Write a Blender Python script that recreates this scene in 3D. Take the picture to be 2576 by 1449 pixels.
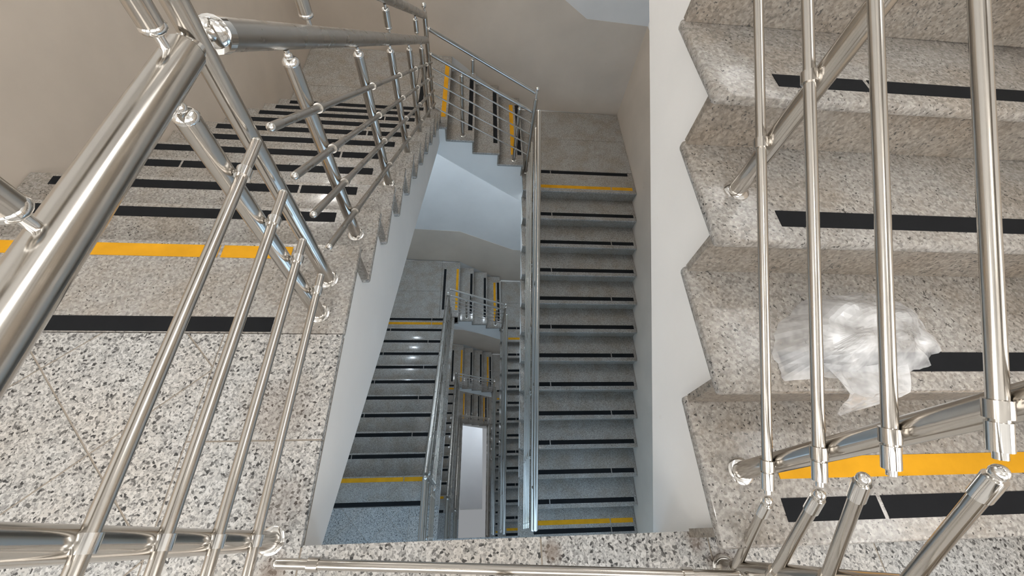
import bpy, bmesh, math, random
from mathutils import Vector, Matrix
random.seed(7)
S = bpy.context.scene
COL = S.collection
for o in list(bpy.data.objects): bpy.data.objects.remove(o)

# ------------------------------------------------------------------ camera
cam_d = bpy.data.cameras.new('camera'); cam = bpy.data.objects.new('camera', cam_d); COL.objects.link(cam)
cam.location = (.5834, .0056, 1.2153)
cam.rotation_mode = 'XYZ'; cam.rotation_euler = (.5445, -.0843, -.0317)
cam_d.sensor_fit = 'HORIZONTAL'; cam_d.sensor_width = 36.0; cam_d.lens = 36.0*1037.05/2576
cam_d.clip_start = .01; cam_d.clip_end = 100
S.camera = cam

# ------------------------------------------------------------------ world, exposure
SKY = 0.3            # dim surroundings, outside the closed stairwell
TALL = 85.0          # W, daylight through the tall window high in the right wall
SIDE = 28.0          # W, right side window of each near landing, and fill from the added left one
WIN = 62.0           # W, fill from the unseen window added behind each near landing
w = bpy.data.worlds.new('world'); S.world = w; w.use_nodes = True
w.node_tree.nodes['Background'].inputs[0].default_value = (.93, .96, 1.0, 1)
w.node_tree.nodes['Background'].inputs[1].default_value = SKY
S.view_settings.view_transform = 'Standard'; S.view_settings.look = 'None'
S.view_settings.gamma = 1; S.view_settings.use_curve_mapping = False
S.view_settings.exposure = -0.05
WIN_LOW = 60.0  # W, the same added windows on the storeys below
LAMP_UP = 22.0       # W, lamps of the storey above and one added over this landing (warm white)
LAMP_LOW = 26.0      # W, lamps of the storeys below (cool white)

# ------------------------------------------------------------------ measures (metres)
r = .165; H = 28*r                      # riser, storey height
TL, TR, TS = .3106, .3076, .3026        # goings of left, right and short flights
XL, XR = .175, 1.146                    # inner edges of the stone treads
YN = .911                               # nosing of the landing above the left flight
YR0 = -.035                             # nosing of the lowest tread of the right flight
XN = .24                                # nosing of the far left landing (short flight)
YS = 3.90                               # well-side edge of the short flight
WL, WR = -1.5, 2.6                      # side walls
YNEAR = -1.6
def far_y(x): return 5.365 - (x-WL)*(.15/(WR-WL))
OV = .043; TH = .03
DYL = {-1: 0., 0: 0., 1: -.2, 2: -.07, 3: -.05, 4: -.05}

# ------------------------------------------------------------------ materials
def mat(name):
    m = bpy.data.materials.new(name); m.use_nodes = True
    nt = m.node_tree; b = nt.nodes['Principled BSDF']
    return m, nt, b
def lnk(nt, a, b): nt.links.new(a, b)
def node(nt, t, **k):
    n = nt.nodes.new(t)
    for a, v in k.items(): setattr(n, a, v)
    return n
def ramp(nt, fac, stops, interp='LINEAR'):
    n = node(nt, 'ShaderNodeValToRGB'); n.color_ramp.interpolation = interp
    e = n.color_ramp.elements
    while len(e) > 1: e.remove(e[-1])
    e[0].position, e[0].color = stops[0][0], (*stops[0][1], 1)
    for p, c in stops[1:]:
        q = e.new(p); q.color = (*c, 1)
    lnk(nt, fac, n.inputs[0]); return n.outputs[0]
def mix(nt, fac, a, b, mode='MIX'):
    n = node(nt, 'ShaderNodeMix', data_type='RGBA', blend_type=mode)
    for v, i in ((fac, 0), (a, 6), (b, 7)):
        if hasattr(v, 'links') or hasattr(v, 'is_linked'): lnk(nt, v, n.inputs[i])
        elif i == 0: n.inputs[0].default_value = v
        else: n.inputs[i].default_value = (*v, 1)
    return n.outputs[2]
def noise(nt, vec, scale, detail=3, rough=.55):
    n = node(nt, 'ShaderNodeTexNoise'); n.inputs['Scale'].default_value = scale
    n.inputs['Detail'].default_value = detail; n.inputs['Roughness'].default_value = rough
    lnk(nt, vec, n.inputs['Vector']); return n.outputs['Fac']
def bump(nt, b, h, strength, dist):
    n = node(nt, 'ShaderNodeBump'); n.inputs['Strength'].default_value = strength; n.inputs['Distance'].default_value = dist
    lnk(nt, h, n.inputs['Height']); lnk(nt, n.outputs[0], b.inputs['Normal'])
def blob(nt, pos, centre, radius, wob):
    d = node(nt, 'ShaderNodeVectorMath', operation='DISTANCE'); lnk(nt, pos, d.inputs[0]); d.inputs[1].default_value = centre
    a = node(nt, 'ShaderNodeMath', operation='MULTIPLY_ADD'); lnk(nt, wob, a.inputs[0]); a.inputs[1].default_value = radius*1.3
    lnk(nt, d.outputs['Value'], a.inputs[2])
    m = node(nt, 'ShaderNodeMapRange'); lnk(nt, a.outputs[0], m.inputs[0])
    m.inputs[1].default_value = radius*1.05; m.inputs[2].default_value = radius*1.75; m.inputs[3].default_value = 1; m.inputs[4].default_value = 0
    return m.outputs[0]

def make_granite():
    m, nt, b = mat('speckled granite')
    P = node(nt, 'ShaderNodeNewGeometry').outputs['Position']
    warp = node(nt, 'ShaderNodeTexNoise'); warp.inputs['Scale'].default_value = 60; lnk(nt, P, warp.inputs['Vector'])
    add = node(nt, 'ShaderNodeVectorMath', operation='MULTIPLY_ADD'); lnk(nt, warp.outputs['Color'], add.inputs[0])
    add.inputs[1].default_value = (.010,)*3; lnk(nt, P, add.inputs[2])
    v = node(nt, 'ShaderNodeTexVoronoi', feature='F1'); v.inputs['Scale'].default_value = 165; lnk(nt, add.outputs[0], v.inputs['Vector'])
    sep = node(nt, 'ShaderNodeSeparateColor'); lnk(nt, v.outputs['Color'], sep.inputs[0])
    c = ramp(nt, sep.outputs[0], [(0, (.50, .495, .48)), (.24, (.40, .397, .388)), (.46, (.60, .595, .58)), (.64, (.30, .297, .29)), (.76, (.52, .51, .49)), (.88, (.14, .138, .135)), (.955, (.05, .05, .05))], 'CONSTANT')
    v2 = node(nt, 'ShaderNodeTexVoronoi', feature='F1'); v2.inputs['Scale'].default_value = 330; lnk(nt, add.outputs[0], v2.inputs['Vector'])
    sep2 = node(nt, 'ShaderNodeSeparateColor'); lnk(nt, v2.outputs['Color'], sep2.inputs[0])
    k = ramp(nt, sep2.outputs[1], [(0, (1, 1, 1)), (.80, (1, 1, 1)), (.81, (.45, .45, .45))], 'CONSTANT')
    c = mix(nt, .75, c, k, 'MULTIPLY')
    n2 = noise(nt, P, 2.6, 4)
    warm = ramp(nt, n2, [(.42, (1, 1, 1)), (.68, (1.0, .90, .80))])
    c = mix(nt, .5, c, warm, 'MULTIPLY')
    wob = noise(nt, P, 18, 3)
    for ce, ra in (((1.165, -.02, 0), .035), ((1.225, -.07, 0), .045), ((.785, -.03, 0), .028), ((.10, .10, 0), .07), ((.04, .33, 0), .12), ((.12, -.06, 0), .05)):
        f = blob(nt, P, ce, ra, wob)
        mm = node(nt, 'ShaderNodeMath', operation='MULTIPLY'); lnk(nt, f, mm.inputs[0]); mm.inputs[1].default_value = .6 if ra < .06 else .28
        c = mix(nt, mm.outputs[0], c, (.16, .105, .07))
    rnd = node(nt, 'ShaderNodeObjectInfo').outputs['Random']
    tint = ramp(nt, rnd, [(0, (.90, .915, .93)), (1, (1.0, 1.0, 1.0))])
    c = mix(nt, 1., c, tint, 'MULTIPLY')
    lnk(nt, c, b.inputs['Base Color']); b.inputs['Roughness'].default_value = .38
    return m
def make_tread_stone(name, base, rough):
    m, nt, b = mat(name)
    P = node(nt, 'ShaderNodeNewGeometry').outputs['Position']
    n1 = noise(nt, P, 95, 4, .6)
    c = ramp(nt, n1, [(.30, (base[0]*.78, base[1]*.78, base[2]*.78)), (.5, base), (.70, (base[0]*1.25, base[1]*1.26, base[2]*1.27))])
    v = node(nt, 'ShaderNodeTexVoronoi', feature='F1'); v.inputs['Scale'].default_value = 150; lnk(nt, P, v.inputs['Vector'])
    sep = node(nt, 'ShaderNodeSeparateColor'); lnk(nt, v.outputs['Color'], sep.inputs[0])
    g = ramp(nt, sep.outputs[1], [(0, (.70, .70, .70)), (.20, (1, 1, 1)), (.58, (1.2, 1.2, 1.2)), (.84, (.86, .84, .82))], 'CONSTANT')
    c = mix(nt, .8, c, g, 'MULTIPLY')
    sp = noise(nt, P, 120, 2, .5); big = noise(nt, P, 9, 2)
    ad = node(nt, 'ShaderNodeMath', operation='MULTIPLY_ADD'); lnk(nt, big, ad.inputs[0]); ad.inputs[1].default_value = .22; lnk(nt, sp, ad.inputs[2])
    bwc = ramp(nt, ad.outputs[0], [(.76, (0, 0, 0)), (.80, (1, 1, 1))])
    bw = node(nt, 'ShaderNodeRGBToBW'); lnk(nt, bwc, bw.inputs[0])
    c = mix(nt, bw.outputs[0], c, (.085, .082, .078))
    n2 = noise(nt, P, 5, 4)
    st = ramp(nt, n2, [(.40, (1, 1, 1)), (.64, (.87, .81, .745))])
    c = mix(nt, .9, c, st, 'MULTIPLY')
    lnk(nt, c, b.inputs['Base Color']); b.inputs['Roughness'].default_value = rough
    b.inputs['Specular IOR Level'].default_value = .42
    return m
def make_plaster(name, col, var=.06, rough=.75, dirt=True):
    m, nt, b = mat(name)
    P = node(nt, 'ShaderNodeNewGeometry').outputs['Position']
    n1 = noise(nt, P, 1.7, 5)
    lo = tuple(x*(1-var) for x in col); hi = tuple(min(1, x*(1+var)) for x in col)
    c = ramp(nt, n1, [(.35, lo), (.65, hi)])
    if dirt:
        n3 = noise(nt, P, 11, 4); d = ramp(nt, n3, [(.70, (1, 1, 1)), (.80, (.86, .82, .76))])
        c = mix(nt, .6, c, d, 'MULTIPLY')
    lnk(nt, c, b.inputs['Base Color']); b.inputs['Roughness'].default_value = rough
    bump(nt, b, noise(nt, P, 140, 2), .06, .002)
    return m
def make_steel(name, col, rough):
    m, nt, b = mat(name)
    P = node(nt, 'ShaderNodeNewGeometry').outputs['Position']
    n1 = noise(nt, P, 14, 4)
    rr = node(nt, 'ShaderNodeMapRange'); lnk(nt, n1, rr.inputs[0])
    rr.inputs[1].default_value = .3; rr.inputs[2].default_value = .7; rr.inputs[3].default_value = rough*.8; rr.inputs[4].default_value = rough*1.25
    lnk(nt, rr.outputs[0], b.inputs['Roughness'])
    b.inputs['Base Color'].default_value = (*col, 1); b.inputs['Metallic'].default_value = 1
    return m
def make_tape(name, col):
    m, nt, b = mat(name)
    P = node(nt, 'ShaderNodeNewGeometry').outputs['Position']
    n1 = noise(nt, P, 9, 4)
    c = ramp(nt, n1, [(.35, tuple(x*.92 for x in col)), (.7, tuple(x*1.1 for x in col))])
    lnk(nt, c, b.inputs['Base Color']); b.inputs['Roughness'].default_value = .9; b.inputs['Specular IOR Level'].default_value = .15
    bump(nt, b, noise(nt, P, 900, 1), .15, .0006)
    return m
M = {
 'granite': make_granite(), 'tread': make_tread_stone('fine grey tread stone', (.365, .348, .327), .13), 'riser': make_tread_stone('shaded brownish riser stone', (.275, .248, .218), .35),  # riser stone browner than the treads, with some riser shade in its colour
 'white': make_plaster('white plaster', (.86, .845, .82), .03),
 'wall': make_plaster('white wall paint', (.78, .775, .765), .03),
 'dado': make_plaster('taupe wall paint', (.66, .58, .495), .05, .6),
 'steel': make_steel('brushed stainless steel', (.56, .53, .49), .17),
 'chrome': make_steel('polished chrome', (.80, .79, .77), .07),
 'satin': make_steel('satin stainless steel', (.46, .44, .41), .30),
 'dull': make_steel('dull dark steel', (.30, .28, .25), .3),
 'black': make_tape('black grip tape', (.014, .015, .017)),
 'yellow': make_tape('yellow grip tape', (.70, .345, .018)),
 'mortar': make_plaster('mortar', (.30, .26, .215), .08),
 'box': make_plaster('white board', (.72, .71, .72), .02, .5, False),
}
def make_lamp_mat():
    m, nt, b = mat('lit lamp glass'); b.inputs['Base Color'].default_value = (.9, .9, .9, 1)
    b.inputs['Emission Color'].default_value = (1, .98, .95, 1); b.inputs['Emission Strength'].default_value = 60
    return m
M['lamp'] = make_lamp_mat()
def make_plastic():
    m, nt, b = mat('clear plastic film')
    P = node(nt, 'ShaderNodeNewGeometry').outputs['Position']
    out = nt.nodes['Material Output']
    b.inputs['Base Color'].default_value = (.93, .94, .96, 1); b.inputs['Roughness'].default_value = .1
    b.inputs['Specular IOR Level'].default_value = .7
    tr = node(nt, 'ShaderNodeBsdfTransparent'); ms = node(nt, 'ShaderNodeMixShader')
    n1 = noise(nt, P, 14, 3)
    f = node(nt, 'ShaderNodeMapRange'); lnk(nt, n1, f.inputs[0]); f.inputs[1].default_value = .35; f.inputs[2].default_value = .7; f.inputs[3].default_value = .26; f.inputs[4].default_value = .72
    lnk(nt, f.outputs[0], ms.inputs[0]); lnk(nt, tr.outputs[0], ms.inputs[1]); lnk(nt, b.outputs[0], ms.inputs[2]); lnk(nt, ms.outputs[0], out.inputs[0])
    return m
M['plastic'] = make_plastic()

# ------------------------------------------------------------------ mesh helpers
class MB:
    def __init__(s): s.b = bmesh.new()
    def box(s, x0, x1, y0, y1, z0, z1, bev=0, seg=1):
        r_ = bmesh.ops.create_cube(s.b, size=1)
        for v in r_['verts']:
            v.co = Vector((x0+(v.co.x+.5)*(x1-x0), y0+(v.co.y+.5)*(y1-y0), z0+(v.co.z+.5)*(z1-z0)))
        if bev:
            es = list({e for v in r_['verts'] for e in v.link_edges})
            bmesh.ops.bevel(s.b, geom=es, offset=bev, segments=seg, affect='EDGES', profile=.5)
        return s
    def poly(s, pts, d, axis):                         # prism: pts in the plane, extruded d=(a,b) along axis
        def P(u, v, t):
            return {'x': (t, u, v), 'y': (u, t, v), 'z': (u, v, t)}[axis]
        a = [s.b.verts.new(P(u, v, d[0])) for u, v in pts]; c = [s.b.verts.new(P(u, v, d[1])) for u, v in pts]
        n = len(pts)
        s.b.faces.new(a); s.b.faces.new(list(reversed(c)))
        for i in range(n): s.b.faces.new((a[(i+1) % n], a[i], c[i], c[(i+1) % n]))
        return s
    def tube(s, p0, p1, rad, seg=14, r1=None):
        p0, p1 = Vector(p0), Vector(p1); d = p1-p0
        q = d.to_track_quat('Z', 'Y').to_matrix().to_4x4()
        bmesh.ops.create_cone(s.b, cap_ends=True, segments=seg, radius1=rad, radius2=rad if r1 is None else r1, depth=d.length, matrix=Matrix.Translation((p0+p1)/2) @ q)
        return s
    def ball(s, p, rad, sc=(1, 1, 1), u=14, v=8):
        bmesh.ops.create_uvsphere(s.b, u_segments=u, v_segments=v, radius=rad, matrix=Matrix.Translation(p) @ Matrix.Diagonal((*sc, 1)))
        return s
    def ring(s, p, ro, ri, h, seg=20):
        vs = []
        for rr, z in ((ri, 0), (ro, 0), (ro, h*.55), ((ro+ri)/2, h), (ri, h)):
            vs.append([s.b.verts.new((p[0]+rr*math.cos(2*math.pi*i/seg), p[1]+rr*math.sin(2*math.pi*i/seg), p[2]+z)) for i in range(seg)])
        for a in range(5):
            A, B = vs[a], vs[(a+1) % 5]
            for i in range(seg):
                j = (i+1) % seg; s.b.faces.new((A[i], A[j], B[j], B[i]))
        return s
    def build(s, name, m, parent=None, loc=None, smooth=False, org=(0, 0, 0)):
        bmesh.ops.recalc_face_normals(s.b, faces=s.b.faces)
        if any(org): bmesh.ops.translate(s.b, verts=s.b.verts, vec=-Vector(org))
        me = bpy.data.meshes.new(name); s.b.to_mesh(me); s.b.free()
        me.materials.append(M[m])
        if smooth:
            for p in me.polygons: p.use_smooth = True
            me.set_sharp_from_angle(angle=math.radians(38))
        return link(name, me, parent, loc)
def link(name, me, parent=None, loc=None):
    o = bpy.data.objects.new(name, me); COL.objects.link(o)
    if parent: o.parent = parent
    if loc: o.location = loc
    return o
def thing(name, label, cat, loc, group=None):
    o = bpy.data.objects.new(name, None); COL.objects.link(o); o.location = loc; o.empty_display_size = .1
    o['label'] = label; o['category'] = cat
    if group: o['group'] = group
    return o
def tag(o, label, cat, group=None):
    o['label'] = label; o['category'] = cat
    if group: o['group'] = group
    return o
def struct(o, label=None):
    o['kind'] = 'structure'
    if label: o['label'] = label
    return o
CACHE = {}
def shared(key, name, m, make, parent, loc, smooth=False):
    if key in CACHE: return link(name, CACHE[key], parent, loc)
    b = MB(); make(b); o = b.build(name, m, parent, loc, smooth); CACHE[key] = o.data; return o

# ------------------------------------------------------------------ shell
ZB, ZT = -4*H, H+1.2
def wall(name, pts, zz, label):
    b = MB(); b.poly(pts, zz, 'z'); return struct(b.build(name, 'wall'), label)
wl = wall('wall_left', [(WL-.2, YNEAR-.2), (WL, YNEAR-.2), (WL, far_y(WL)), (WL-.2, far_y(WL))], (ZB, ZT), 'plastered side wall left of the stairs')
wr = wall('wall_right', [(WR, YNEAR-.2), (WR+.2, YNEAR-.2), (WR+.2, far_y(WR)), (WR, far_y(WR))], (ZB, ZT), 'plastered side wall right of the stairs')
wf = wall('wall_far', [(WL-.2, far_y(WL-.2)), (WR+.2, far_y(WR+.2)), (WR+.2, far_y(WR+.2)+.2), (WL-.2, far_y(WL-.2)+.2)], (ZB, ZT), 'plastered far end wall of the stairwell')
wn = wall('wall_near', [(WL, YNEAR-.2), (WR, YNEAR-.2), (WR, YNEAR), (WL, YNEAR)], (ZB, ZT), 'wall behind the near landings')
b = MB(); b.box(WL-.2, WR+.2, YNEAR-.2, 5.6, ZT, ZT+.2); struct(b.build('ceiling', 'wall'), 'ceiling over the top of the stairwell')
# tall window high in the right wall above the climbing flight
b = MB()
for q in ((.7, 4.3, 3.1, 3.18), (.7, 4.3, 5.3, 5.38), (.7, .78, 3.18, 5.3), (4.22, 4.3, 3.18, 5.3), (1.86, 1.94, 3.18, 5.3), (3.04, 3.12, 3.18, 5.3)): b.box(WR-.05, WR, *q)
struct(b.build('window_20', 'wall'), 'tall white framed window high in the right wall')
ld = bpy.data.lights.new('tall_daylight', 'AREA'); ld.shape = 'RECTANGLE'; ld.size = 3.44; ld.size_y = 2.12; ld.energy = TALL; ld.color = (1, .99, .975)
lo = bpy.data.objects.new('tall_daylight', ld); COL.objects.link(lo); lo.location = (WR-.03, 2.5, 4.24); lo.rotation_euler = (math.radians(90), 0, math.radians(90))
# unseen windows added behind the near landings, wide enough to light the stringers
for k in range(-1, 4):
    z = -k*H; b = MB()
    for q in ((-1.25, 2.35, .9, .96), (-1.25, 2.35, 2.54, 2.6), (-1.25, -1.19, .96, 2.54), (2.29, 2.35, .96, 2.54), (-.07, -.01, .96, 2.54), (1.11, 1.17, .96, 2.54)): b.box(q[0], q[1], YNEAR, YNEAR+.05, z+q[2], z+q[3])
    o = struct(b.build('window_%d' % (k+2), 'wall'), 'unseen white framed window added behind the near landing')
    ld = bpy.data.lights.new('window_fill_light', 'AREA'); ld.shape = 'RECTANGLE'; ld.size = 3.5; ld.size_y = 1.56; ld.energy = WIN if k < 1 else (WIN_LOW if k == 1 else WIN_LOW*.28); ld.color = (1, .988, .972) if k < 1 else ((.50, .74, 1.0) if k == 1 else (.52, .75, 1.0))
    lo = bpy.data.objects.new('window_fill_light', ld); COL.objects.link(lo); lo.location = (.55, YNEAR+.03, z+1.75); lo.rotation_euler = (math.radians(90), 0, math.radians(180))
    for n_, wx, sg in ((8, WR, -1), (14, WL, 1)):  # left side window is added, to brighten the right stringer
        b = MB()
        for q in ((-1.4, -.1, .9, .96), (-1.4, -.1, 2.54, 2.6), (-1.4, -1.34, .96, 2.54), (-.16, -.1, .96, 2.54), (-.78, -.72, .96, 2.54)): b.box(min(wx, wx+sg*.05), max(wx, wx+sg*.05), q[0], q[1], z+q[2], z+q[3])
        struct(b.build('window_%d' % (k+n_), 'wall'), 'unseen white framed side window beside the near landing')
        ld2 = bpy.data.lights.new('side_day_fill', 'AREA'); ld2.shape = 'RECTANGLE'; ld2.size = 1.24; ld2.size_y = 1.58; ld2.energy = SIDE*(1 if sg < 0 else .75)*(1 if k < 1 else .3); ld2.color = ld.color
        lo = bpy.data.objects.new('side_day_fill', ld2); COL.objects.link(lo); lo.location = (wx+sg*.03, -.75, z+1.75); lo.rotation_euler = (math.radians(90), 0, math.radians(90 if sg < 0 else -90))


# taupe paint to about shoulder height, a thin coat on the walls
for L in range(-1, 4):
    z = -L*H
    def yy(x): return far_y(x)
    zl, zr_ = -11*r, -15*r
    top = [(WL, .75), (.25, -.29), (1.85, -1.235), (WR, -1.255)] if L == 0 else [(WL, zl+1.065), (.25, zl+1.065), (1.38, zr_+1.2), (WR, zr_+1.2)]
    b = MB()
    pts = [(WL, zl-.01), (XN, zl-.01), (1.15, zr_-.01), (WR, zr_-.01)] + top[::-1]
    f, g = [], []
    for x, zz in pts:
        f.append(b.b.verts.new((x, yy(x)-.003, z+zz))); g.append(b.b.verts.new((x, yy(x)+.01, z+zz)))
    b.b.faces.new(f)
    for i in range(len(f)): b.b.faces.new((f[i], f[(i+1) % len(f)], g[(i+1) % len(f)], g[i]))
    b.build('painted_band', 'dado', wf)
    hl = 1.25
    y0 = YN+DYL[L]; y1 = y0+10*TL
    b = MB(); b.poly([(YNEAR, z-.01), (y0, z-.2), (y1+.2, z-11*r-.2), (far_y(WL), z-11*r-.2), (far_y(WL), z+top[0][1]), (y1, z+top[0][1]), (y0+.1, z+hl), (YNEAR, z+hl)], (WL-.01, WL+.003), 'x')
    b.build('painted_band', 'dado', wl)
    b = MB(); b.poly([(YNEAR, z-H-.01), (0, z-H-.01), (3.656, z-15*r-.2), (far_y(WR), z-15*r-.2), (far_y(WR), z+top[-1][1]), (3.7, z+top[-1][1]), (0, z-H+1.22), (YNEAR, z-H+1.22)], (WR-.003, WR+.01), 'x')
    b.build('painted_band', 'dado', wr)

# ------------------------------------------------------------------ words for labels
WHERE = {-1: 'rising to the storey above', 0: 'on the storey in front', 1: 'one storey down', 2: 'two storeys down', 3: 'three storeys down', 4: 'at the bottom'}

# ------------------------------------------------------------------ grip strips
def strip(parent, kind, a0, a1, c, z, axis='x', w=.05, loc=None):
    key = ('strip', kind, round(a1-a0, 3), axis)
    def mk(b):
        if axis == 'x': b.box(0, a1-a0, -w/2, w/2, 0, .0015)
        else: b.box(-w/2, w/2, 0, a1-a0, 0, .0015)
    return shared(key, 'grip_strip', kind, mk, parent, (a0, c, z) if axis == 'x' else (c, a0, z))
def strips(parent, kind, a0, a1, gaps, c, z, axis='x'):
    e = [a0]+[g for gp in gaps for g in (gp-.006, gp+.006)]+[a1]
    for i in range(0, len(e), 2): strip(parent, kind, e[i], e[i+1], c, z, axis)

# ------------------------------------------------------------------ flights
def slab_make(x0, x1, y0, y1):
    def mk(b): b.box(x0, x1, y0, y1, -TH, 0, .009, 2)
    return mk
def left_flight(L, stone=True):
    dy = DYL[L]; t = thing('stair_flight', {0: 'grey stone flight going down on the left from the nearest landing', 1: 'left stone flight one storey down beyond the white stringer',
        2: 'left stone flight two storeys down, mostly hidden in the well', 3: 'left stone flight three storeys down deep in the well', -1: 'stone flight overhead on the left, above the frame'}[L], 'stairs', (0, dy, -L*H), 'left stair flights')
    ns = [YN+k*TL for k in range(11)]
    pts = [(-.0 if dy == 0 else -.0, -.03)]
    for k in range(11): pts += [(ns[k]-OV, -k*r-.03), (ns[k]-OV, -(k+1)*r-.03)]
    pts += [(ns[10]-OV, -11*r-.25), (3.663, -1.939), (1.881, -1.122), (.834, -.671), (0, -.26)]
    b = MB(); b.poly(pts, (WL+.005, XL-TH), 'x'); b.build('flight_body', 'white', t)
    if not stone: return t
    for k in range(1, 11):
        tr = shared('Ltread', 'tread', 'tread', slab_make(WL+.005, XL, -TL-OV, 0), t, (0, ns[k], -k*r), True)
        strips(tr, 'black', -1.38, -.004, [-.275] if k % 2 == 0 else [-1.018], -.05, 0)
        if k == 10: strips(tr, 'yellow', -1.38, -.004, [-.275], -.14, 0)
    for k in range(0, 11):
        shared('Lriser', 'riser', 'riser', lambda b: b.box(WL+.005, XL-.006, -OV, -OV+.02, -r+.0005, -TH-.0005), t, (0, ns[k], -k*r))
    return t
def right_flight(L, stone=True):                       # local z 0 is the landing at its foot
    z0 = -(L+1)*H
    t = thing('stair_flight', {-1: 'grey stone flight climbing on the right with a plastic bag on it', 0: 'right stone flight one storey down, fully seen beside the well',
        1: 'right stone flight two storeys down, a narrow part seen', 2: 'right stone flight three storeys down, a sliver seen', 3: 'right stone flight at the bottom of the well'}[L], 'stairs', (0, 0, z0), 'right stair flights')
    ns = [YR0+m*TR for m in range(13)]
    pts = [(0, -.309), (0, 0), (ns[0]+OV, 0)]
    for m_ in range(13):
        if m_: pts.append((ns[m_]+OV, m_*r-.03))
        pts.append((ns[m_]+OV, (m_+1)*r-.03))
    pts += [(4.0, 13*r-.03), (4.0, 13*r-.25), (3.75, -.309+.53*3.75)]
    b = MB(); b.poly(pts, (XR+TH, WR-.005), 'x'); b.build('flight_body', 'white', t)
    for m_ in range(12):
        tr = shared('Rtread', 'tread', 'tread', slab_make(XR, WR-.005, 0, TR+OV), t, (0, ns[m_], (m_+1)*r), True)
        strips(tr, 'black', 1.322, 2.56, [1.575] if (L == -1 and m_ % 3 == 0) else ([1.515] if m_ % 2 else [2.275]), .073, 0)
        if m_ == 0: strips(tr, 'yellow', 1.337, 2.56, [2.275], .165, 0)
    for m_ in range(13):
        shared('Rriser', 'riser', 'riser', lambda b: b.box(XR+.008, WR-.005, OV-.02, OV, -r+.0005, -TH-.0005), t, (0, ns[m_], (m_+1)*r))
    return t
def short_flight(L, stone=True):                       # local z 0 is the near landing of this storey
    t = thing('stair_flight', {0: 'short stone flight of four risers along the far wall', 1: 'short cross flight one storey down with white stringer', 2: 'short cross flight two storeys down in shadow',
        3: 'short cross flight three storeys down at the well end', -1: 'short cross flight overhead, above the frame'}[L], 'stairs', (0, 0, -L*H), 'short cross flights')
    nx = [XN+k*TS for k in range(4)]; yb = 5.24
    pts = [(.12, -11*r-.03)]
    for k in range(4): pts += [(nx[k]-OV+.02, -(11+k)*r-.03), (nx[k]-OV+.02, -(12+k)*r-.03)]
    pts += [(1.18, -15*r-.03), (1.18, -2.95), (1.11, -2.92), (.11, -2.21), (.105, -2.1)]
    b = MB(); b.poly(pts, (YS+.02, yb), 'y'); b.build('flight_body', 'white', t)
    if not stone: return t
    for k in range(1, 4):
        tr = shared('Stread', 'tread', 'tread', lambda b: b.box(-TS-OV+.02, 0, YS, yb, -TH, 0, .009, 2), t, (nx[k], 0, -(11+k)*r), True)
        if k < 3: strips(tr, 'black', 4.08, 5.09, [], -.05, 0, 'y')
        else:
            strips(tr, 'black', 4.08, 5.07, [4.6], -.045, 0, 'y'); strips(tr, 'yellow', 4.08, 5.07, [4.45], -.125, 0, 'y')
    for k in range(4):
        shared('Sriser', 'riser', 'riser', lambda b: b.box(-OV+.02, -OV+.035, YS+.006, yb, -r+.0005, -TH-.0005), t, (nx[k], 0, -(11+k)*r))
    return t

# ------------------------------------------------------------------ landings
def clip(poly, x0, x1, y0, y1):
    for ax, v, sg in ((0, x0, 1), (0, x1, -1), (1, y0, 1), (1, y1, -1)):
        out = []
        for i in range(len(poly)):
            a, c = poly[i], poly[(i+1) % len(poly)]
            ia, ic = (a[ax]-v)*sg >= 0, (c[ax]-v)*sg >= 0
            if ia: out.append(a)
            if ia != ic:
                s_ = (v-a[ax])/(c[ax]-a[ax]); out.append((a[0]+s_*(c[0]-a[0]), a[1]+s_*(c[1]-a[1])))
        poly = out
        if len(poly) < 3: return []
    return poly
def tile(t, poly, m='granite'):
    b = MB(); b.poly(poly, (-.018, 0), 'z'); return b.build('granite_tile' if m == 'granite' else 'stone_tile', m, t)
def rect(x0, x1, y0, y1, g=.0022): return [(x0+g, y0+g), (x1-g, y0+g), (x1-g, y1-g), (x0+g, y1-g)]
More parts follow.
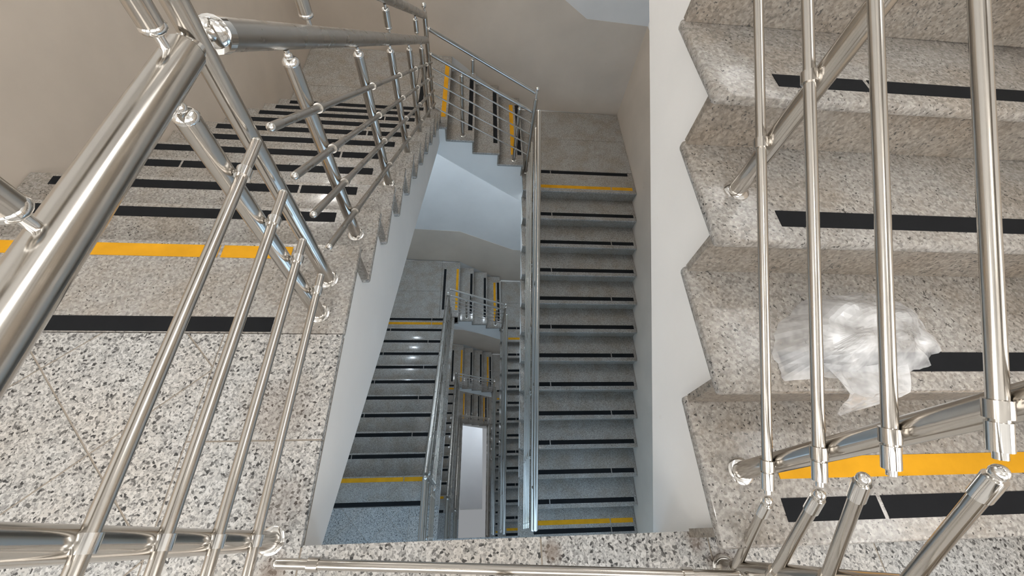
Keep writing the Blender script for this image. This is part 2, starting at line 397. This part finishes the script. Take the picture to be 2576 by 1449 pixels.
def near_landing(L):
    dy = DYL[L]; top = YN+dy-.348
    t = thing('landing', {0: 'speckled granite landing nearest the camera, edge of the open well', 1: 'blue grey landing one storey down at lower left of the well',
        2: 'landing two storeys down behind the lower railings', 3: 'landing three storeys down at the well bottom', -1: 'landing overhead'}[L], 'landing', (0, 0, -L*H), 'near landings')
    b = MB(); b.box(WL+.006, WR-.006, YNEAR+.006, 0, -.26, -.03)
    b.build('slab_body', 'white', t)
    b = MB(); b.poly([(WL+.005, YNEAR+.005), (WR-.005, YNEAR+.005), (WR-.005, -.002), (XL-.004, -.002), (XL-.004, top-.002), (WL+.005, top-.002)], (-.03, -.0012), 'z'); b.build('mortar_bed', 'mortar', t)
    bx0 = XL-.35
    ys = [-.36, -.08, .247, top] if top > .3 else [-.36, -.08, top]
    for a, c in zip(ys[:-1], ys[1:]): tile(t, rect(bx0, XL, a, c))
    xs = [XL, .759, 1.2]
    for a, c in zip(xs[:-1], xs[1:]): tile(t, rect(a, c, -.36, .004))
    for a, c in ((1.2, 1.66), (1.66, 2.13), (2.13, WR-.005)):
        tile(t, rect(a, c, -.36, .004)); 
    for i in range(9):
        a, c = WL+i*(WR-WL)/9, min(WL+(i+1)*(WR-WL)/9, WR-.005)
        if a > bx0-.4:
            for y0, y1 in ((YNEAR+.005, -1.18), (-1.18, -.77), (-.77, -.36)): tile(t, rect(max(a, bx0), c, y0, y1)) if c > bx0+.02 else None
    s = .46; o = -.18; q = -.62                          # diagonal field
    for i in range(-9, 10):
        for j in range(-9, 10):
            u0, u1, v0, v1 = o+i*s, o+(i+1)*s, q+j*s, q+(j+1)*s; g = .0032
            u0 += g; u1 -= g; v0 += g; v1 -= g
            P = [((u+v)/2, (u-v)/2) for u, v in ((u0, v0), (u1, v0), (u1, v1), (u0, v1))]
            c = clip(P, WL+.005, bx0-.002, YNEAR+.005, top-.002)
            if c: tile(t, c)
    n = shared(('Lnose',), 'nosing_slab', 'tread', slab_make(WL+.005, XL, -.348, 0), t, (0, YN+dy, 0), True)
    strips(n, 'yellow', -1.38, -.05, [-.282], -.044, 0); strips(n, 'black', -1.38, -.043, [], -.318, 0)
    return t
def far_landings(L):
    t = thing('landing', {0: 'grey far left landing below the left flight, behind the balusters', 1: 'far left landing one storey down', 2: 'far left landing two storeys down in shadow', 3: 'far left landing three storeys down', -1: 'far left landing overhead, above the frame'}[L],
              'landing', (0, 0, -L*H-11*r), 'far left landings')
    yy0 = YN+10*TL-OV+DYL[L]
    b = MB(); b.poly([(WL+.006, yy0), (.12, yy0), (.12, 5.29), (WL+.006, 5.355)], (-.25, -.02), 'z'); b.build('slab_body', 'white', t)
    xs = [WL+.005, -.15]; ys = [yy0, 4.52, 5.36]
    for a, c in zip(xs[:-1], xs[1:]):
        for e, f in zip(ys[:-1], ys[1:]): tile(t, rect(a, c, e, min(f, far_y(c)-.006)), 'tread')
    n = shared(('fLn', yy0), 'nosing_slab', 'tread', lambda b: b.box(-.39, 0, yy0-XN*0, 5.28, -TH, 0, .009, 2), t, (XN, 0, 0), True)
    strips(n, 'black', 4.08, 5.09, [], -.32, 0, 'y'); strips(n, 'yellow', 4.08, 5.1, [], -.05, 0, 'y')
    b = MB(); b.box(.1, XN, YS, yy0, -TH, 0, .006, 1); b.build('nosing_end', 'tread', t)
    t2 = thing('landing', {0: 'grey far right landing in the corner below the short flight', 1: 'far right landing one storey down', 2: 'far right landing two storeys down', 3: 'far right landing three storeys down', -1: 'far right landing overhead, above the frame'}[L],
               'landing', (0, 0, -L*H-15*r), 'far right landings')
    yt = YR0+12*TR
    b = MB(); b.poly([(1.18, 4.0), (WR-.006, 4.0), (WR-.006, far_y(WR)-.008), (1.18, far_y(1.18)-.008)], (-.25, -.02), 'z'); b.build('slab_body', 'white', t2)
    xs = [1.18, WR-.005]; ys = [yt+.36, 4.62, far_y(WR)]
    for a, c in zip(xs[:-1], xs[1:]):
        for e, f in zip(ys[:-1], ys[1:]): tile(t2, rect(a, c, e, f if f != ys[-1] else far_y(c)-.006), 'tread')
    n = shared(('fRn',), 'nosing_slab', 'tread', slab_make(XR, WR-.005, 0, .358), t2, (0, yt, 0), True)
    strips(n, 'yellow', 1.32, 2.55, [2.275], .073, 0); strips(n, 'black', 1.32, 2.53, [1.515], .325, 0)
    return t, t2

# ------------------------------------------------------------------ railings
RP, RH, RT = .0210, .030, .0105            # radii: post, handrail, thin rail
def post(t, x, y, z, ztop, stub=None, cap=True):
    b = MB(); b.tube((x, y, z), (x, y, ztop), RP, 16)
    p = b.build('post', 'steel', t, smooth=True)
    if not FINE: return p
    b = MB(); b.ring((x, y, z), RP+.011, RP, .008); b.build('base_flange', 'chrome', p, smooth=True)
    if cap:
        b = MB(); b.ball((x, y, ztop), RP+.001, (1, 1, .75)); b.tube((x, y, ztop), (x, y, ztop+.034), .0075, 10)
        b.ball((x, y, ztop+.018), .011); b.build('cap', 'chrome', p, smooth=True)
    return p
def stub(t, x, y, z0, z1):                 # short baluster between the two handrails
    b = MB(); b.tube((x, y, z0+.028), (x, y, z1-.028), RP-.002, 16); p = b.build('stub_baluster', 'steel', t, smooth=True)
    if not FINE: return p
    for z, e in ((z0, 1), (z1, -1)):
        b = MB(); b.tube((x, y, z-.004), (x, y, z+e*.03), .008, 10); b.ball((x, y, z+e*.03), RP, (1, 1, .6)); b.build('cap', 'chrome', p, smooth=True)
    return p
FINE = True                                 # false for railings too far down to show their fittings
def rail(t, name, p0, p1, rad, collars=(), ends=True, mt='steel', bracket=None, cmt=None):
    p0, p1 = Vector(p0), Vector(p1); d = (p1-p0).normalized()
    b = MB(); b.tube(p0, p1, rad, 24 if rad > .02 else 16); o = b.build(name, mt, t, smooth=True)
    if not FINE: return o
    for c in collars:                       # c: distance along the rail
        q = p0+d*c; b = MB(); b.tube(q-d*.011, q+d*.011, rad*1.38, 16)
        if bracket: b.tube(q, q+Vector(bracket), .0065, 8)
        b.build('collar', cmt or mt, o, smooth=True)
    if ends:
        for q, s_ in ((p0, -1), (p1, 1)):
            b = MB(); b.ball(q+d*s_*.001, rad*1.02, u=12, v=8); b.build('end_cap', 'chrome', o, smooth=True)
    return o

def left_landing_rail(L):
    t = thing('railing', {0: 'thick stainless railing on the near landing edge at left, closest to camera', 1: 'railing on the landing edge one storey down beside the well', 2: 'railing on the landing edge two storeys down', 3: 'railing on the landing edge three storeys down', -1: ''}[L], 'railing', (0, DYL[L], -L*H), 'landing edge railings')
    Y0 = -DYL[L]                            # near end stays at the well corner
    X = .094; zm, zu = .778, 1.0
    for y in (Y0+.014, .632):
        post(t, X+(.008 if y < .3 else -.004), y, 0, zm-.056)
    p = post(t, X, .760, 0, zu-.02, cap=False)
    b = MB(); b.ball((X, .760, zu+.045), .024); b.tube((X, .76, zu-.02), (X, .76, zu+.03), .011, 10); b.build('finial', 'chrome', p, smooth=True)
    xr = X+RP+.011
    for (z, ye) in ((.597, .722), (.452, .718), (.302, .690), (.143, .683)):
        rail(t, 'rail', (xr, Y0-.10, z), (xr, ye, z), RT, (.114, ye-Y0+.10-(ye-.632)), True, bracket=(-.02, 0, 0), cmt='chrome')
    h = rail(t, 'handrail', (X-.009, Y0-.14, zm), (X-.009, .728, zm), RH, (), False)
    b = MB(); b.tube((X-.009, .728, zm), (X-.009, .732, zm), RH*.93, 20); b.build('seam', 'dull', h, smooth=True)
    b = MB(); b.tube((X-.009, .732, zm), (X-.006, .765, zm), RH*.8, 20); b.build('end_cap', 'chrome', h, smooth=True)
    rail(t, 'handrail', (X-.009, Y0-.14, zu), (X-.009, .75, zu), RH, (), False)
    stub(t, X-.009, .323, zm+RH, zu-RH); stub(t, X-.009, .69, zm+RH, zu-RH)
    return t
def left_flight_rail(L):
    t = thing('railing', {0: 'stainless railing with four thin bars down the left flight', 1: 'left flight railing one storey down', 2: 'left flight railing two storeys down', 3: 'left flight railing three storeys down', -1: ''}[L], 'railing', (0, DYL[L], -L*H), 'left flight railings')
    X = .094; sl = -.5345
    zm = lambda y: .590+sl*(y-1.137)
    ye = 3.975
    for k in (1, 3, 5, 7, 9):
        y = .772+k*TL; post(t, X, y, -k*r, zm(y)-.066)
    p = post(t, X, 3.997, -11*r, -.69, cap=False)
    b = MB(); b.ball((X, 3.997, -.6427), .024); b.tube((X, 3.997, -.70), (X, 3.997, -.66), .012, 10); b.build('finial', 'chrome', p, smooth=True)
    h = rail(t, 'handrail', (X-.006, .835, zm(.835)), (X-.006, ye, zm(ye)), RH, (), False, 'satin')
    b = MB(); d = Vector((0, 1, sl)).normalized(); q = Vector((X-.006, .835, zm(.835))); b.tube(q-d*.012, q+d*.012, RH*1.12, 20); b.tube(q-d*.055, q-d*.01, .013, 10); b.ball(q-d*.012, RH*1.05, (1, .5, 1)); b.build('end_cap', 'chrome', h, smooth=True)
    off = .215
    rail(t, 'handrail', (X-.006, .80, zm(.80)+off), (X-.006, ye, zm(ye)+off), RH, (), False, 'satin')
    for y in (1.302, 2.40, 3.44): stub(t, X-.006, y, zm(y)+RH*1.1, zm(y)+off-RH*1.1)
    xr = X+RP+.011; s2 = -.538
    ln = lambda dy_: dy_*math.sqrt(1+s2*s2)
    for z in (.588, .444, .299, .148):
        zf = lambda y: z+s2*(y-.775)
        rail(t, 'rail', (xr, .80, zf(.80)), (xr, 3.96, zf(3.96)), RT, [ln(.772+k*TL-.80) for k in (1, 3, 5, 7, 9)], True, 'satin', bracket=(-.02, 0, 0))
    return t
def short_rail(L):
    t = thing('railing', {0: 'stainless railing of the short flight below the far wall', 1: 'short flight railing one storey down with ball finials', 2: 'short flight railing two storeys down', 3: 'short flight railing three storeys down', -1: ''}[L], 'railing', (0, 0, -L*H), 'short flight railings')
    Y = 3.985; sl = -.541
    xe = 1.17
    for nm, z in (('handrail', -1.063), ('handrail', -.832)):
        rail(t, nm, (.125, Y, z), (xe, Y, z+sl*(xe-.14)), .019, (), True)
    zm = lambda x: -1.063+sl*(x-.14)
    for x, k in ((.41, 1), (1.03, 3)): post(t, x, Y, -(11+k)*r, zm(x)-.05)
    p = post(t, 1.19, 3.96, -15*r, -1.45, cap=False)
    b = MB(); b.ball((1.19, 3.96, -1.335), .022); b.tube((1.19, 3.96, -1.45), (1.19, 3.96, -1.35), .011, 10); b.build('finial', 'chrome', p, smooth=True)
    stub(t, .52, Y, zm(.52)+.02, zm(.52)+.231-.02)
    for z in (.585, .44, .295, .145):
        rail(t, 'rail', (.13, Y-.03, -11*r+z+.05), (1.17, Y-.03, -11*r+z+.05+sl*1.04), .0085, (.28/.88, .9/.88), True, bracket=(0, .02, 0))
    return t
def right_flight_rail(L):
    t = thing('railing', {-1: 'stainless railing with thin bars up the near right flight', 0: 'right flight railing one storey down, long bright handrails along the well', 1: 'right flight railing two storeys down', 2: 'right flight railing three storeys down', 3: 'right flight railing at the bottom'}[L], 'railing', (0, 0, -(L+1)*H), 'right flight railings')
    X = 1.24 if L == -1 else 1.222; sl = r/TR
    zm = lambda y: .945+sl*(y-.125)
    ks = range(0, 6)
    for i in ks:
        y = .125+i*2*TR; post(t, X, y, (2*i+1)*r, zm(y)-.066)
    y0, y1 = .06, 3.80
    for off in (0, .215):
        rail(t, 'handrail', (X-.006, y0, zm(y0)+off), (X-.006, y1, zm(y1)+off), RH if L == -1 else .026, (), True)
    for y in (.43, 1.35, 2.27, 3.2): stub(t, X-.006, y, zm(y)+RH*1.1, zm(y)+.215-RH*1.1)
    xr = X-RP-.011
    for z in (.319, .472, .621, .770):
        zf = lambda y: z+sl*(y-.118)
        ln = lambda d_: d_*math.sqrt(1+sl*sl)
        o = rail(t, 'rail', (xr, .078, zf(.078)), (xr, 3.80, zf(3.80)), RT, [ln(.118+i*2*TR-.078) for i in ks], False, bracket=(.02, 0, 0))
        if L == -1:                         # swivel joint and steep link down to the landing post
            q0 = Vector((xr, .078, zf(.078))); d = Vector((0, 1, sl)).normalized(); qb = Vector((xr+.002, .052, zf(.052)-.004)); qb += Vector((-.028, .012, -.012)) if z == .621 else Vector((0, 0, 0)); q1 = Vector((xr+.004, -.085, zf(.052)-.222)); e = (q1-qb).normalized()
            b = MB(); b.tube(q0-d*.004, q0+d*.03, RT*1.22, 16); b.tube(q0-d*.014, q0, RT*.7, 12); b.build('sleeve', 'chrome', o, smooth=True)
            k_ = rail(t, 'link_bar', qb+e*.03, q1, RT, ((q1-qb).length-.04,), False, bracket=(.015, 0, 0))
            b = MB(); b.ball(qb, RT*.98); b.build('swivel_ball', 'chrome', k_, smooth=True)
            b = MB(); b.tube(qb+e*.008, qb+e*.042, RT*1.22, 16); b.build('sleeve', 'chrome', k_, smooth=True)
    if L == -1: post(t, 1.225, -.082, 0, .72)
    return t
def near_rail(L):
    t = thing('railing', 'stainless guard rail across the near edge of the well' if L == 0 else '', 'railing', (0, 0, -L*H), 'near edge railings')
    f = lambda x: -.0185-.0585*x
    for z, nm, rad in ((.12, 'rail', RT), (.27, 'rail', RT), (.42, 'rail', RT), (.57, 'rail', RT)):
        o = 0 if z < .2 else -.075
        rail(t, nm, (.172, f(.172)+o, z), (1.19, f(1.19)+o, z), rad, (.075, .9), True)
    for z in (.74, .95): rail(t, 'handrail', (.10, -.11, z), (1.21, -.17, z), RH, (), True)
    for x in (.66,): post(t, x, f(x)-.105, 0, .68)
    return t

# ------------------------------------------------------------------ lamps
def lamp(x, y, z, label, watts, col, size=.10):
    t = thing('ceiling_lamp', label, 'lamp', (x, y, z), 'ceiling lamps')
    b = MB(); b.tube((0, 0, -.03), (0, 0, 0), .12, 24); b.build('base_plate', 'white', t, smooth=True)
    b = MB(); b.ball((0, 0, -.035), .10, (1, 1, .55), 20, 10); b.build('globe', 'lamp', t, smooth=True)
    ld = bpy.data.lights.new('lamp_light', 'POINT'); ld.energy = watts; ld.color = col; ld.shadow_soft_size = size
    lo = bpy.data.objects.new('lamp_light', ld); COL.objects.link(lo); lo.parent = t; lo.location = (0, 0, -.21)
    return t

# ------------------------------------------------------------------ assemble
right_flight(-1); right_flight_rail(-1)
near_landing(0); left_landing_rail(0); near_rail(0)
for L in range(0, 4):
    FINE = L < 2
    if L: near_landing(L); left_landing_rail(L)
    left_flight(L); left_flight_rail(L); far_landings(L); short_flight(L); short_rail(L); right_flight(L); right_flight_rail(L)
# soffits of the storey above, seen only in reflections
b = MB(); b.box(WL, WR, YNEAR, 0, H-.26, H); struct(b.build('ceiling', 'white'), 'underside of the landing overhead')
left_flight(-1, False); far_landings(-1); short_flight(-1, False)
warm, cool = (1.0, .97, .92), (.66, .83, 1.0)
lamp(.4, -.75, H-.26, 'unseen white ceiling lamp added over the near landing', LAMP_UP, warm)  # lamp added overhead to light the near landing
lamp(-.83, 4.67, H-11*r-.25, 'white ceiling lamp under the far landing overhead', LAMP_UP*2.2, warm)
for L, w_ in ((0, 'under the far left landing'), (1, 'under the far left landing one storey down'), (2, 'under the far left landing two storeys down'), (3, 'under the far left landing three storeys down')):
    lamp(-.83, 4.67, -L*H-11*r-.25, 'round ceiling lamp '+w_, LAMP_LOW*(1, .4, .25, .9)[L], cool)
    lamp(1.72, 4.75, -L*H-15*r-.25, 'round ceiling lamp '+w_.replace('left', 'right'), LAMP_LOW*(1, .4, .25, .9)[L], cool)

# ------------------------------------------------------------------ white panel at the bottom of the well
t = thing('floor_panel', 'long white rectangular panel lying on the floor at the bottom of the well', 'panel', (0.544, 2.783, ZB))
b = MB(); b.box(-0.472, 0.472, -1.751, 1.751, .0, .07, .006, 1); b.build('board', 'box', t)
b = MB(); b.box(-0.472, 0.472, -1.771, -1.751, .0, .08); b.build('front_edge', 'white', t)

# ------------------------------------------------------------------ plastic bag on the second tread
def bag():
    zt = 2*r
    outline = [(1.325, .40), (1.36, .455), (1.43, .505), (1.52, .535), (1.62, .545), (1.70, .53), (1.745, .49), (1.765, .44), (1.765, .38), (1.725, .355), (1.70, .335), (1.66, .318), (1.60, .312), (1.53, .318), (1.46, .305), (1.38, .30), (1.305, .302), (1.30, .34)]
    cx, cy = 1.535, .415; n = len(outline)
    def out(a):
        a = a % n; i = int(a); f = a-i; p, q = outline[i], outline[(i+1) % n]; return (p[0]+(q[0]-p[0])*f, p[1]+(q[1]-p[1])*f)
    rnd = random.Random(3); b = bmesh.new(); NA, NR = 66, 13
    fold = [(rnd.uniform(0, 6.28), rnd.uniform(5, 20), rnd.uniform(-25, 25), rnd.uniform(0, 6.28)) for _ in range(9)]
    def height(x, y, rho):
        h = .075*(1-rho**2.2)
        c = sum(abs(math.sin(fx*x*2.2*math.cos(a)+fx*y*2.2*math.sin(a)+fy*rho*.12+p))-.6 for a, fx, fy, p in fold)/9
        return max(.002, h*(1+.9*c)+.016*c*(1-rho**6)+.003)
    rows = []
    for k in range(1, NR+1):
        rho = k/NR; row = []
        for i in range(NA):
            ox, oy = out(i*n/NA); jit = 1+.035*math.sin(i*.9)*rho+.015*math.sin(i*2.3)*rho
            x, y = cx+(ox-cx)*rho*jit, cy+(oy-cy)*rho*jit
            row.append(b.verts.new((x, max(y, .277), zt+height(x, y, rho))))
        rows.append(row)
    c0 = b.verts.new((cx, cy, zt+height(cx, cy, 0)))
    for i in range(NA): b.faces.new((c0, rows[0][i], rows[0][(i+1) % NA]))
    for k in range(NR-1):
        for i in range(NA):
            j = (i+1) % NA; b.faces.new((rows[k][i], rows[k+1][i], rows[k+1][j], rows[k][j]))
    # tail of film hanging over the nosing
    tail = []
    for u in range(13):
        s_ = u/12; row = []
        for v in range(11):
            t_ = v/10
            half = .105*(1-s_**1.15)+.004
            xx = 1.515+.012*s_+(t_-.5)*2*half+.006*math.sin(t_*14+s_*5)
            if s_ < .35: yy, zz = .335-(.07*s_/.35), zt+.022-.008*(s_/.35)
            else:
                e = (s_-.35)/.65; yy, zz = .265-.012*e, zt+.014-.135*e
            row.append(b.verts.new((xx, yy-.008*abs(math.sin(t_*9+s_*3)), zz+.005*math.sin(t_*12+s_*8))))
        tail.append(row)
    for u in range(12):
        for v in range(10): b.faces.new((tail[u][v], tail[u+1][v], tail[u+1][v+1], tail[u][v+1]))
    bmesh.ops.recalc_face_normals(b, faces=b.faces)
    bmesh.ops.translate(b, verts=b.verts, vec=(-cx, -cy, -zt))
    me = bpy.data.meshes.new('plastic_bag'); b.to_mesh(me); b.free(); me.materials.append(M['plastic'])
    o = link('plastic_bag', me, None, (cx, cy, zt)); tag(o, 'crumpled clear plastic bag lying on the right flight near its foot', 'bag')
bag()
